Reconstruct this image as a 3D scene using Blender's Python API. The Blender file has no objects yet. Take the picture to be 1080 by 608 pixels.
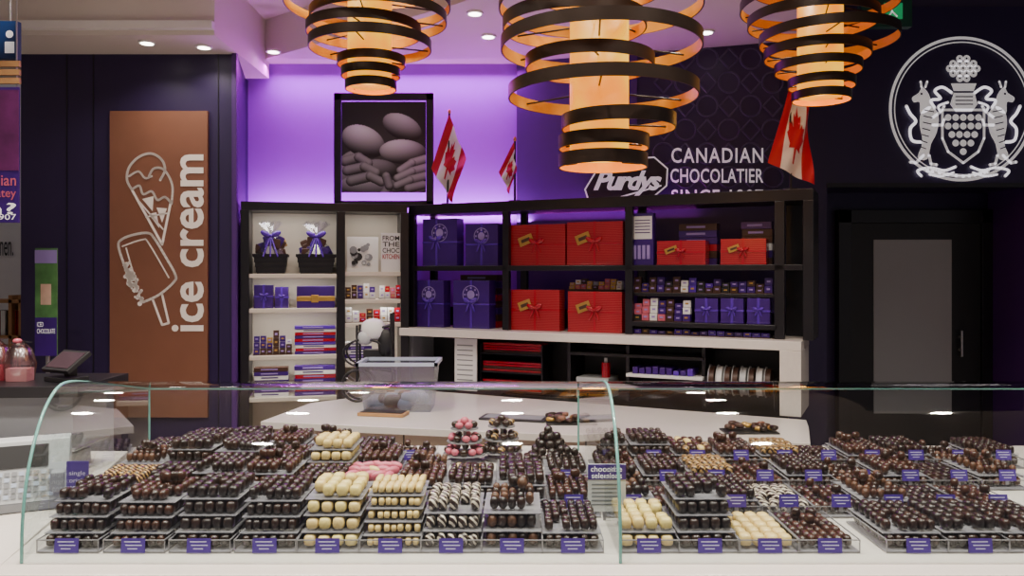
import bpy, math, random, bmesh
from mathutils import Matrix, Vector
random.seed(7)
F=850.0; HY=288.0; CZ=1.6
def X(px,Y): return (px-540)/F*Y
def Z(py,Y): return CZ-(py-HY)/F*Y
SC=bpy.context.scene
# ---------------------------------------------------------------- materials
MC={}
def mat(name,c=(.5,.5,.5),r=.5,m=0,e=0,var=0.0,scale=12,bump=0,coat=0,spec=.5):
    if name in MC: return MC[name]
    M=bpy.data.materials.new(name); M.use_nodes=True; nt=M.node_tree; b=nt.nodes['Principled BSDF']
    b.inputs['Base Color'].default_value=(*c,1); b.inputs['Roughness'].default_value=r
    b.inputs['Metallic'].default_value=m; b.inputs['Coat Weight'].default_value=coat
    b.inputs['Specular IOR Level'].default_value=spec
    if e: 
        b.inputs['Emission Color'].default_value=(*c,1); b.inputs['Emission Strength'].default_value=e
    if var or bump:
        tc=nt.nodes.new('ShaderNodeTexCoord'); n=nt.nodes.new('ShaderNodeTexNoise'); n.inputs['Scale'].default_value=scale
        n.inputs['Detail'].default_value=4
        nt.links.new(tc.outputs['Object'],n.inputs['Vector'])
        if var:
            mr=nt.nodes.new('ShaderNodeMix'); mr.data_type='RGBA'
            mr.inputs[6].default_value=(*[max(0,x*(1-var)) for x in c],1); mr.inputs[7].default_value=(*[min(1,x*(1+var)) for x in c],1)
            nt.links.new(n.outputs['Fac'],mr.inputs[0]); nt.links.new(mr.outputs[2],b.inputs['Base Color'])
        if bump:
            bp=nt.nodes.new('ShaderNodeBump'); bp.inputs['Strength'].default_value=bump; bp.inputs['Distance'].default_value=.01
            nt.links.new(n.outputs['Fac'],bp.inputs['Height']); nt.links.new(bp.outputs['Normal'],b.inputs['Normal'])
    MC[name]=M; return M
def banded(name,c1,c2,scale,thr=.5,r=.4,dist=2.0,direction='DIAGONAL'):
    if name in MC: return MC[name]
    M=bpy.data.materials.new(name); M.use_nodes=True; nt=M.node_tree; b=nt.nodes['Principled BSDF']
    b.inputs['Roughness'].default_value=r
    tc=nt.nodes.new('ShaderNodeTexCoord'); w=nt.nodes.new('ShaderNodeTexWave'); w.bands_direction=direction
    w.inputs['Scale'].default_value=scale; w.inputs['Distortion'].default_value=dist
    cr=nt.nodes.new('ShaderNodeValToRGB'); cr.color_ramp.interpolation='CONSTANT'
    cr.color_ramp.elements[0].color=(*c1,1); cr.color_ramp.elements[1].position=thr; cr.color_ramp.elements[1].color=(*c2,1)
    nt.links.new(tc.outputs['Object'],w.inputs['Vector']); nt.links.new(w.outputs['Fac'],cr.inputs['Fac']); nt.links.new(cr.outputs['Color'],b.inputs['Base Color'])
    MC[name]=M; return M
def glassmat(name,tint,base=.03,amp=.5,rough=.02):
    M=bpy.data.materials.new(name); M.use_nodes=True; nt=M.node_tree; nt.nodes.clear()
    o=nt.nodes.new('ShaderNodeOutputMaterial'); mx=nt.nodes.new('ShaderNodeMixShader'); t=nt.nodes.new('ShaderNodeBsdfTransparent')
    g=nt.nodes.new('ShaderNodeBsdfGlossy'); g.inputs['Roughness'].default_value=rough; t.inputs['Color'].default_value=(*tint,1)
    lw=nt.nodes.new('ShaderNodeLayerWeight'); lw.inputs['Blend'].default_value=.5
    p=nt.nodes.new('ShaderNodeMath'); p.operation='POWER'; p.inputs[1].default_value=4
    ma=nt.nodes.new('ShaderNodeMath'); ma.operation='MULTIPLY_ADD'; ma.inputs[1].default_value=amp; ma.inputs[2].default_value=base
    L=nt.links.new; L(lw.outputs['Facing'],p.inputs[0]); L(p.outputs[0],ma.inputs[0]); L(ma.outputs[0],mx.inputs[0]); L(t.outputs[0],mx.inputs[1]); L(g.outputs[0],mx.inputs[2]); L(mx.outputs[0],o.inputs[0])
    MC[name]=M; return M
def attrmat(name,r=.4):
    if name in MC: return MC[name]
    M=bpy.data.materials.new(name); M.use_nodes=True; nt=M.node_tree; b=nt.nodes['Principled BSDF']; b.inputs['Roughness'].default_value=r
    a=nt.nodes.new('ShaderNodeVertexColor'); a.layer_name='Col'; nt.links.new(a.outputs['Color'],b.inputs['Base Color']); MC[name]=M; return M

BLK=mat('black_laminate',(.006,.005,.008),.35,var=.3)
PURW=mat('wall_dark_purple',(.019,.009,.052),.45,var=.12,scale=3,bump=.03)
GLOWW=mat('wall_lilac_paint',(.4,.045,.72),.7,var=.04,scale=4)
PURM=mat('wall_mid_purple',(.06,.012,.14),.5,var=.1,scale=3)
WHT=mat('white_paint',(.75,.73,.71),.6,var=.03)
CEIL=mat('ceiling_paint',(.66,.6,.55),.8,var=.04,scale=2)
QTZ=mat('white_quartz',(.62,.57,.53),.25,var=.06,scale=60)
BEI=mat('beige_laminate',(.5,.4,.29),.4,var=.05)
CRM=mat('shelf_cream',(.62,.56,.48),.5,var=.04)
COP=mat('copper_panel',(.2,.082,.048),.45,var=.12,scale=5)
PUR=mat('purple_box',(.04,.007,.15),.3,var=.12)
PURL=mat('purple_light_print',(.28,.2,.5),.5)
LTXT=mat('label_lettering',(.6,.55,.8),.5)
RIB=mat('purple_ribbon',(.08,.018,.34),.25)
RED=banded('red_wrap',(.3,.0,.012),(.42,.07,.06),30,.88,.22,1.0,'Z')
REDP=mat('red_plain',(.36,.0,.014),.2,var=.15,coat=.4)
REDF=mat('flag_red',(.5,.0,.018),.6,var=.05)
WHF=mat('flag_white',(.8,.78,.78),.6,var=.03)
GOLD=mat('gold_print',(.5,.3,.07),.35,m=.5,var=.2)
PAP=mat('white_paper',(.7,.7,.7),.6,var=.02)
STL=mat('stainless_steel',(.5,.5,.51),.28,m=.9,var=.08,bump=.02)
GRY=mat('grey_plastic',(.22,.23,.25),.4,var=.05)
LGR=mat('light_grey_plastic',(.42,.44,.46),.4,var=.04)
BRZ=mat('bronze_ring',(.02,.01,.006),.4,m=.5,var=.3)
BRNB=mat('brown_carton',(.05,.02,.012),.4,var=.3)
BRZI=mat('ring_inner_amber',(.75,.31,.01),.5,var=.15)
SIGNW=mat('sign_white',(.9,.88,.9),.5,e=.3)
DKCH=mat('dark_chocolate',(.022,.008,.005),.28,var=.4,scale=40,bump=.15)
DKCH2=mat('bitter_chocolate',(.012,.005,.004),.3,var=.4,scale=40,bump=.15)
MKCH=mat('milk_chocolate',(.045,.015,.008),.3,var=.45,scale=40,bump=.15)
CRCH=mat('white_chocolate',(.66,.48,.18),.35,var=.15,scale=30)
YLCH=mat('yellow_cream',(.68,.53,.18),.35,var=.12,scale=30)
PKCH=mat('pink_chocolate',(.5,.1,.15),.4,var=.15,scale=30)
STCH=banded('striped_chocolate',(.02,.008,.006),(.6,.52,.42),28,.68,.35,3)
DRZ=banded('drizzled_chocolate',(.03,.011,.006),(.45,.27,.1),30,.62,.35,4)
NUTC=mat('nut_cluster',(.09,.034,.015),.45,var=.7,scale=60,bump=.6)
GLS=glassmat('case_glass',(.92,.97,.96),.06,1.0)
ACR=glassmat('clear_acrylic',(.93,.93,.95),.05,.4,.08)
CEL=glassmat('cellophane',(.9,.9,.97),.16,.6,.15)
EDGE=mat('glass_edge_green',(.13,.33,.3),.15,var=.1)
AEDG=mat('acrylic_edge',(.22,.21,.23),.2,spec=.8)
LABEL=mat('purple_label',(.06,.02,.24),.4)
BLKM=mat('matte_black',(.01,.01,.012),.5,var=.2)
FROST=mat('frosted_glass',(.3,.3,.31),.3,var=.06,scale=2)
def lampmat():
    M=mat('amber_core',(.02,.01,.0),.5,e=1.7); nt=M.node_tree; b=nt.nodes['Principled BSDF']
    tc=nt.nodes.new('ShaderNodeTexCoord'); n=nt.nodes.new('ShaderNodeTexNoise'); n.inputs['Scale'].default_value=5; cr=nt.nodes.new('ShaderNodeValToRGB')
    cr.color_ramp.elements[0].position=.38; cr.color_ramp.elements[0].color=(1,.25,.0,1); cr.color_ramp.elements[1].position=.7; cr.color_ramp.elements[1].color=(1,.5,.01,1)
    nt.links.new(tc.outputs['Object'],n.inputs['Vector']); nt.links.new(n.outputs['Fac'],cr.inputs[0]); nt.links.new(cr.outputs[0],b.inputs['Emission Color']); return M
LAMP=lampmat()
DOWN=mat('downlight_glow',(1,.93,.82),.5,e=12)
# ---------------------------------------------------------------- mesh builder
_bm=bmesh.new(); bmesh.ops.create_icosphere(_bm,subdivisions=2,radius=1); _bm.verts.ensure_lookup_table()
ICO=([tuple(v.co) for v in _bm.verts],[tuple(v.index for v in f.verts) for f in _bm.faces]); _bm.free()
def sgp(x,p): return math.copysign(abs(x)**p,x)
def sp(p,closed=False,n=5):
    # Catmull-Rom smoothing of a 2D polyline
    k=len(p); out=[]
    for i in range(k if closed else k-1):
        if closed: p0,p1,p2,p3=p[(i-1)%k],p[i],p[(i+1)%k],p[(i+2)%k]
        else: p0,p1,p2,p3=p[max(i-1,0)],p[i],p[i+1],p[min(i+2,k-1)]
        for j in range(n):
            t=j/n; out.append(tuple(.5*((2*p1[d])+(-p0[d]+p2[d])*t+(2*p0[d]-5*p1[d]+4*p2[d]-p3[d])*t*t+(-p0[d]+3*p1[d]-3*p2[d]+p3[d])*t**3) for d in (0,1)))
    return out if closed else out+[p[-1]]
class MB:
    def __init__(s): s.v=[];s.f=[];s.mi=[];s.sm=[];s.mats=[];s.M=Matrix.Identity(4)
    def add(s,vs,fs,m,smooth=False):
        if m not in s.mats: s.mats.append(m)
        k=s.mats.index(m); n=len(s.v); M=s.M
        s.v.extend([tuple(M@Vector(v)) for v in vs])
        for f in fs: s.f.append(tuple(i+n for i in f)); s.mi.append(k); s.sm.append(smooth)
    def box(s,x0,x1,y0,y1,z0,z1,m):
        s.add([(x0,y0,z0),(x1,y0,z0),(x1,y1,z0),(x0,y1,z0),(x0,y0,z1),(x1,y0,z1),(x1,y1,z1),(x0,y1,z1)],
              [(3,2,1,0),(4,5,6,7),(0,1,5,4),(1,2,6,5),(2,3,7,6),(3,0,4,7)],m)
    def tube(s,p0,p1,r,m,n=12,r2=None,caps=True):
        p0=Vector(p0);p1=Vector(p1);d=(p1-p0); r2=r if r2 is None else r2
        q=d.to_track_quat('Z','Y'); L=d.length; vs=[];fs=[]
        for k,(h,rr) in enumerate(((0,r),(L,r2))):
            for i in range(n):
                a=2*math.pi*i/n; vs.append(tuple(p0+q@Vector((rr*math.cos(a),rr*math.sin(a),h))))
        for i in range(n): fs.append((i,(i+1)%n,n+(i+1)%n,n+i))
        s.add(vs,fs,m,True)
        if caps: s.add(vs,[tuple(range(n))[::-1],tuple(range(n,2*n))],m)
    def path(s,pts,r,m,n=6,closed=False):
        k=len(pts)
        for i in range(k if closed else k-1): s.tube(pts[i],pts[(i+1)%k],r,m,n)
    def ell(s,c,r,m,p=1.0,rot=None,smooth=True):
        vs=[]
        for v in ICO[0]:
            q=Vector((sgp(v[0],p)*r[0],sgp(v[1],p)*r[1],sgp(v[2],p)*r[2]))
            if rot: q=rot@q
            vs.append((q.x+c[0],q.y+c[1],q.z+c[2]))
        s.add(vs,ICO[1],m,smooth)
    def band(s,c,r,h,t,mo,mi,n=72):
        vs=[]
        for rr,z in ((r,-h/2),(r,h/2),(r-t,h/2),(r-t,-h/2)):
            for i in range(n):
                a=2*math.pi*i/n; vs.append((c[0]+rr*math.cos(a),c[1]+rr*math.sin(a),c[2]+z))
        q=lambda A,B:[(A*n+i,A*n+(i+1)%n,B*n+(i+1)%n,B*n+i) for i in range(n)]
        s.add(vs,q(0,1),mo,True); s.add(vs,q(1,2)+q(3,0),mo); s.add(vs,q(2,3),mi,True)
    def prism(s,pts,z0,z1,m):
        n=len(pts); vs=[(p[0],p[1],z0) for p in pts]+[(p[0],p[1],z1) for p in pts]
        s.add(vs,[tuple(range(n))[::-1],tuple(range(n,2*n))]+[(i,(i+1)%n,n+(i+1)%n,n+i) for i in range(n)],m)
    def lathe(s,c,prof,m,n=24):
        vs=[];fs=[]
        for r,z in prof:
            for i in range(n):
                a=2*math.pi*i/n; vs.append((c[0]+r*math.cos(a),c[1]+r*math.sin(a),c[2]+z))
        for j in range(len(prof)-1):
            for i in range(n): fs.append((j*n+i,j*n+(i+1)%n,(j+1)*n+(i+1)%n,(j+1)*n+i))
        s.add(vs,fs,m,True)
    def poly(s,pts,mp,m): s.add([mp(*p) for p in pts],[tuple(range(len(pts)))],m)
    def stroke(s,pts,w,mp,m,closed=False,cap=True):
        k=len(pts); P=list(pts)
        for i in range(k if closed else k-1):
            a=P[i];b=P[(i+1)%k];dx=b[0]-a[0];dy=b[1]-a[1];L=math.hypot(dx,dy) or 1;nx=-dy/L*w/2;ny=dx/L*w/2
            s.add([mp(a[0]+nx,a[1]+ny),mp(b[0]+nx,b[1]+ny),mp(b[0]-nx,b[1]-ny),mp(a[0]-nx,a[1]-ny)],[(0,1,2,3)],m)
        if cap:
            for a in P: s.disc(a[0],a[1],w/2,mp,m,8)
    def disc(s,cx,cy,r,mp,m,n=16,ry=None):
        ry=ry or r
        s.add([mp(cx+r*math.cos(2*math.pi*i/n),cy+ry*math.sin(2*math.pi*i/n)) for i in range(n)],[tuple(range(n))],m)
    def text(s,t,x0,y0,x1,y1,mp,m,bold=0,shear=0,vert=False,spacing=1):
        cu=bpy.data.curves.new('t','FONT'); cu.body=t; cu.offset=bold; cu.shear=shear; cu.space_character=spacing; cu.resolution_u=3
        ob=bpy.data.objects.new('t',cu); SC.collection.objects.link(ob); bpy.context.view_layer.update()
        me=bpy.data.meshes.new_from_object(ob.evaluated_get(bpy.context.evaluated_depsgraph_get()))
        vs=[v.co.copy() for v in me.vertices]; fs=[tuple(p.vertices) for p in me.polygons]
        bpy.data.objects.remove(ob); bpy.data.curves.remove(cu); bpy.data.meshes.remove(me)
        if not vs: return
        ax=min(v.x for v in vs);bx=max(v.x for v in vs);ay=min(v.y for v in vs);by=max(v.y for v in vs)
        out=[]
        for v in vs:
            u=(v.x-ax)/(bx-ax); w=(v.y-ay)/(by-ay)
            if vert: out.append(mp(x1+(x0-x1)*w, y1+(y0-y1)*u))
            else: out.append(mp(x0+(x1-x0)*u, y1+(y0-y1)*w))
        s.add(out,fs,m)
    def mesh(s,name):
        me=bpy.data.meshes.new(name); me.from_pydata(s.v,[],s.f)
        for m in s.mats: me.materials.append(m)
        me.polygons.foreach_set('material_index',s.mi); me.polygons.foreach_set('use_smooth',s.sm); me.update(); return me
    def obj(s,name,bevel=0,parent=None):
        o=bpy.data.objects.new(name,s.mesh(name)); SC.collection.objects.link(o)
        if bevel:
            b=o.modifiers.new('bevel','BEVEL'); b.width=bevel; b.segments=2; b.limit_method='ANGLE'
        if parent: o.parent=parent
        return o
def plane(P0,P1,off=0.01):
    dx=P1[0]-P0[0];dy=P1[1]-P0[1];L=math.hypot(dx,dy);dx/=L;dy/=L
    nx,ny=dy,-dx
    ox=P0[0]+nx*off; oy=P0[1]+ny*off
    def f(px,py):
        k=(px-540)/F; t=(k*oy-ox)/(dx-k*dy); Y=oy+t*dy
        return (ox+t*dx,Y,Z(py,Y))
    return f
def front(Y): return lambda px,py:(X(px,Y),Y,Z(py,Y))
class Frame:
    def __init__(s,P0,P1):
        s.p=Vector(P0);d=Vector(P1)-s.p;s.L=d.length;s.u=d/s.L;s.w=Vector((-s.u.y,s.u.x))
        s.M=Matrix(((s.u.x,s.w.x,0,s.p.x),(s.u.y,s.w.y,0,s.p.y),(0,0,1,0),(0,0,0,1)))
    def s(s,px,d=0):
        k=(px-540)/F; q=s.p+s.w*d
        return (k*q.y-q.x)/(s.u.x-k*s.u.y)
    def z(s,py,px,d=0):
        q=s.p+s.w*d+s.u*s.s(px,d); return Z(py,q.y)
# ---------------------------------------------------------------- room
b=MB(); b.box(-8,7,-3,11,-.1,0,mat('floor_tile',(.36,.33,.3),.3,var=.1,scale=3)); b.obj('floor')
WY=5.6
b=MB(); b.prism([(X(22,WY),WY),(X(250,WY),WY),(X(259,6.3),6.3),(X(259,6.3),6.5),(X(22,WY),6.5)],0,3.12,PURW)
for px in (70,98): b.box(X(px,WY),X(px+1.2,WY),WY-.004,WY,.1,3.12,BLK)
b.box(X(230,WY),X(231,WY),WY-.004,WY,.1,3.12,BLK); b.box(X(246,WY),X(251,WY),WY-.03,WY,0,3.12,PURM)
b.obj('wall_left')
AY=6.3; P1w=(X(545,6.35),6.35); P2w=(X(822,5.75),5.75)
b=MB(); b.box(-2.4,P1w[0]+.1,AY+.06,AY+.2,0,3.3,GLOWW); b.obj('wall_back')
b=MB(); 
b.prism([(P1w[0],P1w[1]-.05),(P1w[0]+.9,P1w[1]-.05-.9*(.55/1.9)),(P1w[0]+.9,P1w[1]+.25),(P1w[0],P1w[1]+.25)],0,3.3,PURM)
b.prism([P1w,P2w,(P2w[0],P2w[1]+.6),(P1w[0],P1w[1]+.6)],0,3.9,PURW)
mp=plane(P1w,P2w,.0)
REL=mat('relief_gloss_purple',(.05,.035,.1),.3,coat=.5)
for i in range(6):
    for j in range(6):
        cx=700+i*23; cy=62+j*25
        if cx>818: continue
        if (i+j)%2==0: b.path([mp(cx+11*math.cos(a*math.pi/12),cy+11*math.sin(a*math.pi/12)) for a in range(24)],.008,REL,5,True)
        else: b.path([mp(cx-10,cy),mp(cx,cy-11),mp(cx+10,cy),mp(cx,cy+11)],.008,REL,5,True)
mp=plane(P1w,P2w,.03)
b.text('CANADIAN',708,156,805,172,mp,SIGNW,.012,spacing=1.15)
b.text('CHOCOLATIER',707,178,805,193,mp,SIGNW,.012,spacing=1.05)
b.text('SINCE 1907',708,200,805,215,mp,SIGNW,.012,spacing=1.1)
b.obj('wall_feature')
CY=5.75
b=MB(); b.box(P2w[0],6,CY,6.35,2.23,4.3,PURW); b.box(P2w[0],X(872,CY),CY,6.6,0,2.23,PURW); b.box(P2w[0],6,6.36,6.5,0,4.3,PURW)
b.box(X(1070,6),6,CY+.1,6.34,0,2.23,PURM)
b.box(X(872,CY),6,CY-.01,CY+.04,2.21,2.24,BLK)
b.obj('wall_right')
b=MB(); DY=6.32
x0,x1=X(882,DY),X(1046,DY); zt=Z(222,DY)
b.box(x0,x0+.1,DY-.05,DY+.02,0,zt,BLK); b.box(x1-.1,x1,DY-.05,DY+.02,0,zt,BLK); b.box(x0,x1,DY-.05,DY+.02,zt-.1,zt,BLK)
b.box(x0+.1,x1-.1,DY-.02,DY+.02,0,zt-.1,BLKM)
b.box(X(920,DY),X(1002,DY),DY-.026,DY,.5,Z(253,DY),FROST)
b.tube((X(1010,DY),DY-.06,.95),(X(1010,DY),DY-.06,1.15),.01,STL); b.tube((X(1010,DY),DY-.06,1.0),(X(1010,DY),DY-.01,1.0),.01,STL); b.tube((X(1010,DY),DY-.06,1.1),(X(1010,DY),DY-.01,1.1),.01,STL)
b.obj('door_1',.004)
b=MB(); b.box(-8,7,-3,6.4,3.55,3.65,CEIL); b.obj('ceiling')
b=MB(); b.prism([(-1.95,6.25),(-.35,4.95),(.2,4.4),(2.0,4.4),(2.0,5.8),(.3,6.6),(-1.95,6.6)],3.25,3.55,CEIL); b.obj('trim_1')
b=MB(); b.box(-6,-1.9,5.15,6.3,3.12,3.55,CEIL); b.box(-6,-1.9,5.1,5.15,3.15,3.2,WHT); b.obj('trim_2')
DP=mat('ceiling_dark',(.03,.018,.06),.7)
b=MB(); b.box(2.0,7,2.5,5.9,3.5,3.56,DP); b.obj('trim_3')
b=MB(); b.box(-8,-3,9,9.1,0,5,WHT)
b.text('nen.',0,255,14,270,front(8.98),BLKM); b.obj('wall_mall')
b=MB(); b.box(-8,-7.9,-3,9,0,4.2,WHT); b.obj('wall_far_left')
WOOD=mat('light_wood',(.42,.22,.09),.5,var=.2,scale=6)
b=MB()
for k in range(5): b.box(-4.8,X(24,7.2),7.2,7.5,.05+k*.32,.08+k*.32,WOOD)
for xx in (-4.8,-4.5,X(23,7.2)-.03): b.box(xx,xx+.03,7.2,7.5,0,1.4,WOOD)
for k in range(4):
    for j in range(10): b.box(-4.75+j*.05,-4.71+j*.05,7.25,7.45,.08+k*.32,.3+k*.32,random.choice([RED,PAP,BRZ,WOOD]))
b.obj('wooden_book_rack')
# ---------------------------------------------------------------- ice cream panel
b=MB(); b.box(X(118,WY),X(220.5,WY),WY-.03,WY-.004,.6,Z(118,WY),COP); mp=front(WY-.034)
IC=mat('ice_cream_print',(.8,.72,.66),.5,e=.08)
b.text('ice cream',181,163,215,350,mp,IC,.02,vert=True)
b.stroke([(139,200),(171,258),(180,214)],2.6,mp,IC)
b.stroke(sp([(139,200),(134,190),(136,177),(146,166),(159,162),(170,168),(174,179),(169,190)]),2.6,mp,IC)
b.stroke(sp([(157,186),(162,178),(171,178),(178,186),(182,198),(181,214)]),2.4,mp,IC)
b.stroke(sp([(136,186),(146,181),(153,188),(160,186)]),2.2,mp,IC); b.stroke(sp([(139,200),(147,196),(151,205),(160,202),(166,211),(174,208),(181,215)]),2.4,mp,IC)
b.poly([(150,210),(162,207),(161,223)],mp,IC); b.poly([(165,219),(176,220),(171,235)],mp,IC); b.poly([(157,226),(165,224),(168,241)],mp,IC)
b.stroke([(147,213),(172,242)],1.6,mp,IC); b.stroke([(154,229),(177,225)],1.6,mp,IC)
b.stroke(sp([(139,304),(131,280),(125,260),(128,253),(140,248),(156,246),(163,252),(174,270),(185,290),(183,298),(168,311),(151,319)]),2.6,mp,IC)
b.stroke(sp([(129,260),(150,253),(157,257),(178,293)]),1.6,mp,IC); b.stroke([(133,262),(144,300)],1.6,mp,IC)
b.stroke([(161,316),(171,343),(178,341),(171,311)],2.4,mp,IC)
for i in range(60):
    t=random.random(); x=132+t*15+random.uniform(-3,6); y=282+t*34+random.uniform(-7,7); b.disc(x,y,random.uniform(1.2,2.6),mp,IC,7)
b.obj('ice_cream_sign_panel')
# ---------------------------------------------------------------- crest
b=MB(); mp=front(CY-.02)
def arc(cx,cy,r,a0,a1,n=24,ry=None): 
    ry=ry or r
    return [(cx+r*math.cos(math.radians(a0+(a1-a0)*i/n)),cy+ry*math.sin(math.radians(a0+(a1-a0)*i/n))) for i in range(n+1)]
CX,CYp=1014,115
b.stroke(arc(CX,CYp,75,0,360,96),3,mp,SIGNW,cap=False); b.stroke(arc(CX,CYp,70.5,0,360,96),1.2,mp,SIGNW,cap=False)
BG=mat('crest_dark_linework',(.025,.012,.06),.5)  # dark purple dots and lines drawn over the white crest shapes
mp2=front(CY-.024)
for r in range(5):
    w=[2,4,5,4,2][r]
    for k in range(w): b.disc(1034+(k-(w-1)/2)*7.2,62+r*5.2,3.9,mp,SIGNW,12)
    for k in range(w): b.disc(1034+(k-(w-1)/2)*7.2,61.6+r*5.2,1.1,mp2,BG,8)
b.poly([(1021,88),(1048,88),(1045,96),(1024,96)],mp,SIGNW)
b.poly([(1024,98),(1046,98),(1049,110),(1043,118),(1026,118),(1020,110)],mp,SIGNW)
for k in range(3): b.stroke([(1026,102+k*4),(1044,102+k*4)],1.2,mp2,BG)
sh=[(1012,116),(1056,116),(1056,146),(1050,160),(1034,172),(1018,160),(1012,146)]
b.stroke(sh,2.6,mp,SIGNW,True)
for r in range(5):
    w=[5,5,4,3,1][r]
    for k in range(w): b.disc(1034+(k-(w-1)/2)*8,124+r*9,3.6,mp,SIGNW,12)
for sgn in (-1,1):
    S=lambda x,y:(1034+sgn*x,y)
    b.stroke(sp([S(12,98),S(22,92),S(30,96),S(24,104),S(34,106),S(30,114)]),3.2,mp,SIGNW)
    b.stroke(sp([S(16,108),S(26,112),S(24,118)]),2.6,mp,SIGNW)
    b.poly(sp([S(26,122),S(34,112),S(44,118),S(46,132),S(43,150),S(48,166),S(38,168),S(34,152),S(28,140)],True,3),mp,SIGNW)
    b.poly(sp([S(34,114),S(36,100),S(43,92),S(47,98),S(54,103),S(52,108),S(46,108),S(45,120)],True,3),mp,SIGNW)
    b.stroke([S(40,92),S(38,86)],2.4,mp,SIGNW); b.stroke([S(44,92),S(45,86)],2.4,mp,SIGNW)
    b.stroke([S(32,124),S(24,118),S(20,112)],3,mp,SIGNW); b.stroke([S(32,132),S(22,132),S(20,126)],3,mp,SIGNW)
    b.stroke(sp([S(44,150),S(54,148),S(56,136),S(50,128),S(56,120),S(60,112)]),3.4,mp,SIGNW)
    b.stroke([S(42,164),S(50,172),S(56,171)],3,mp,SIGNW); b.stroke([S(36,164),S(34,173),S(28,174)],3,mp,SIGNW)
    for k in range(7): b.stroke([S(31+k*1.4,118+k*6.5),S(41+k*.6,116+k*6.5)],1.1,mp2,BG)
    b.disc(*S(44,99),1.3,mp2,BG,8)
    b.stroke(sp([S(8,176),S(20,180),S(34,177),S(48,180),S(44,186)]),3,mp,SIGNW)
    b.stroke(sp([S(10,182),S(24,186),S(36,184)]),2.4,mp,SIGNW)
b.stroke(sp([(996,180),(1034,186),(1060,181)]),4,mp,SIGNW)
ringverts=2*96*4; dx=X(1016,CY)-X(1034,CY)
o=b.obj('crest_wall_sign')
for i,v in enumerate(o.data.vertices):
    if i>=ringverts: v.co.x+=dx
# ---------------------------------------------------------------- hanging oval logo sign
b=MB(); mpb=plane(P1w,P2w,.056); mp=plane(P1w,P2w,.12); mpt=plane(P1w,P2w,.13); mpt2=plane(P1w,P2w,.135)
hx=[(617,200),(628,182),(655,168),(690,166),(704,178),(703,196),(684,212),(650,220),(622,216)]
b.add([mp(*p) for p in hx]+[mpb(*p) for p in hx],[tuple(range(9))]+[(i,(i+1)%9,9+(i+1)%9,9+i) for i in range(9)],BLKM)
b.stroke(hx,1.6,mpt,SIGNW,True)
b.text('Purdys',626,180,698,207,mpt2,SIGNW,.035,.4,spacing=.9)
b.stroke([(640,212),(665,205),(697,196)],1.6,mpt2,SIGNW)
b.obj('oval_logo_sign')
# ---------------------------------------------------------------- framed photo
b=MB(); FYY=6.2; mp=front(FYY)
x0,x1,z0,z1=X(352,FYY),X(457,FYY),2.1,Z(98,FYY); t=.055
b.box(x0,x1,FYY,FYY+.03,z0,z0+t,BLKM); b.box(x0,x1,FYY,FYY+.03,z1-t,z1,BLKM); b.box(x0,x0+t,FYY,FYY+.03,z0,z1,BLKM); b.box(x1-t,x1,FYY,FYY+.03,z0,z1,BLKM)
par=b.obj('framed_photograph',.004)
N=170; vs=[];fs=[];cs=[]
def seg(px,py,a,c):
    dx=c[0]-a[0];dy=c[1]-a[1];t=max(0,min(1,((px-a[0])*dx+(py-a[1])*dy)/(dx*dx+dy*dy))); ex=px-a[0]-t*dx;ey=py-a[1]-t*dy
    return math.hypot(ex,ey),ex,ey,t
# printed picture: two cupped hands holding large chocolates (palms + bent fingers drawn in grey tones)
shapes=[('e',366,186,18,30,.5,.45),('e',392,197,34,12,.1,.5),
 ('e',446,190,14,24,.35,.55),
 ('e',383,149,24,16,.45,1.0),('e',424,134,22,13,.45,.7),('e',425,160,25,13,.05,.9),
 ('e',400,178,20,10,.1,.35),
 ('c',(364,170),(378,166),5.5,.7),('c',(378,166),(388,172),5,.75),('c',(366,180),(384,176),5.5,.65),('c',(384,176),(396,182),5,.7),('c',(370,191),(390,186),5.5,.6),('c',(390,186),(402,192),4.8,.65),
 ('c',(448,168),(434,172),4.8,.9),('c',(434,172),(422,180),4.4,.95),('c',(449,177),(434,181),4.8,.8),('c',(434,181),(419,188),4.4,.85),('c',(448,186),(432,190),4.8,.7),('c',(432,190),(418,196),4.2,.75),('c',(446,195),(430,199),4.5,.6),
 ('c',(404,206),(410,196),5,.6),('c',(410,196),(407,186),4.6,.65)]
for j in range(N+1):
    for i in range(N+1):
        px=360+89*i/N; py=107+96*j/N
        g=.01+.05*max(0,1-math.hypot(px-400,py-160)/60)
        for s_ in shapes:
            if s_[0]=='e':
                _,cx,cy,a,c,an,br=s_; dx=px-cx;dy=py-cy;u=(dx*math.cos(an)+dy*math.sin(an))/a;v=(-dx*math.sin(an)+dy*math.cos(an))/c; q=u*u+v*v
                if q<1:
                    h=math.sqrt(1-q); l=max(0,.4*h-.5*v-.25*u+.25); g=br*l*l*1.1+.01
            else:
                _,a,c,r,br=s_; d,ex,ey,t=seg(px,py,a,c)
                if d<r:
                    h=math.sqrt(1-(d/r)**2); l=max(0,.6*h-.4*ey/r+.1); g=br*l*l*.9+.008
        vs.append(mp(px,py)); cs.append(g)
for j in range(N):
    for i in range(N): a=j*(N+1)+i; fs.append((a,a+N+1,a+N+2,a+1))
b=MB(); b.add([(v[0],v[1]+.012,v[2]) for v in vs],fs,attrmat('photo_print')); o=b.obj('photo_print',parent=par)
ca=o.data.color_attributes.new('Col','FLOAT_COLOR','POINT')
for i,g in enumerate(cs): ca.data[i].color=(g*.95,g,g*.96,1)
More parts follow.
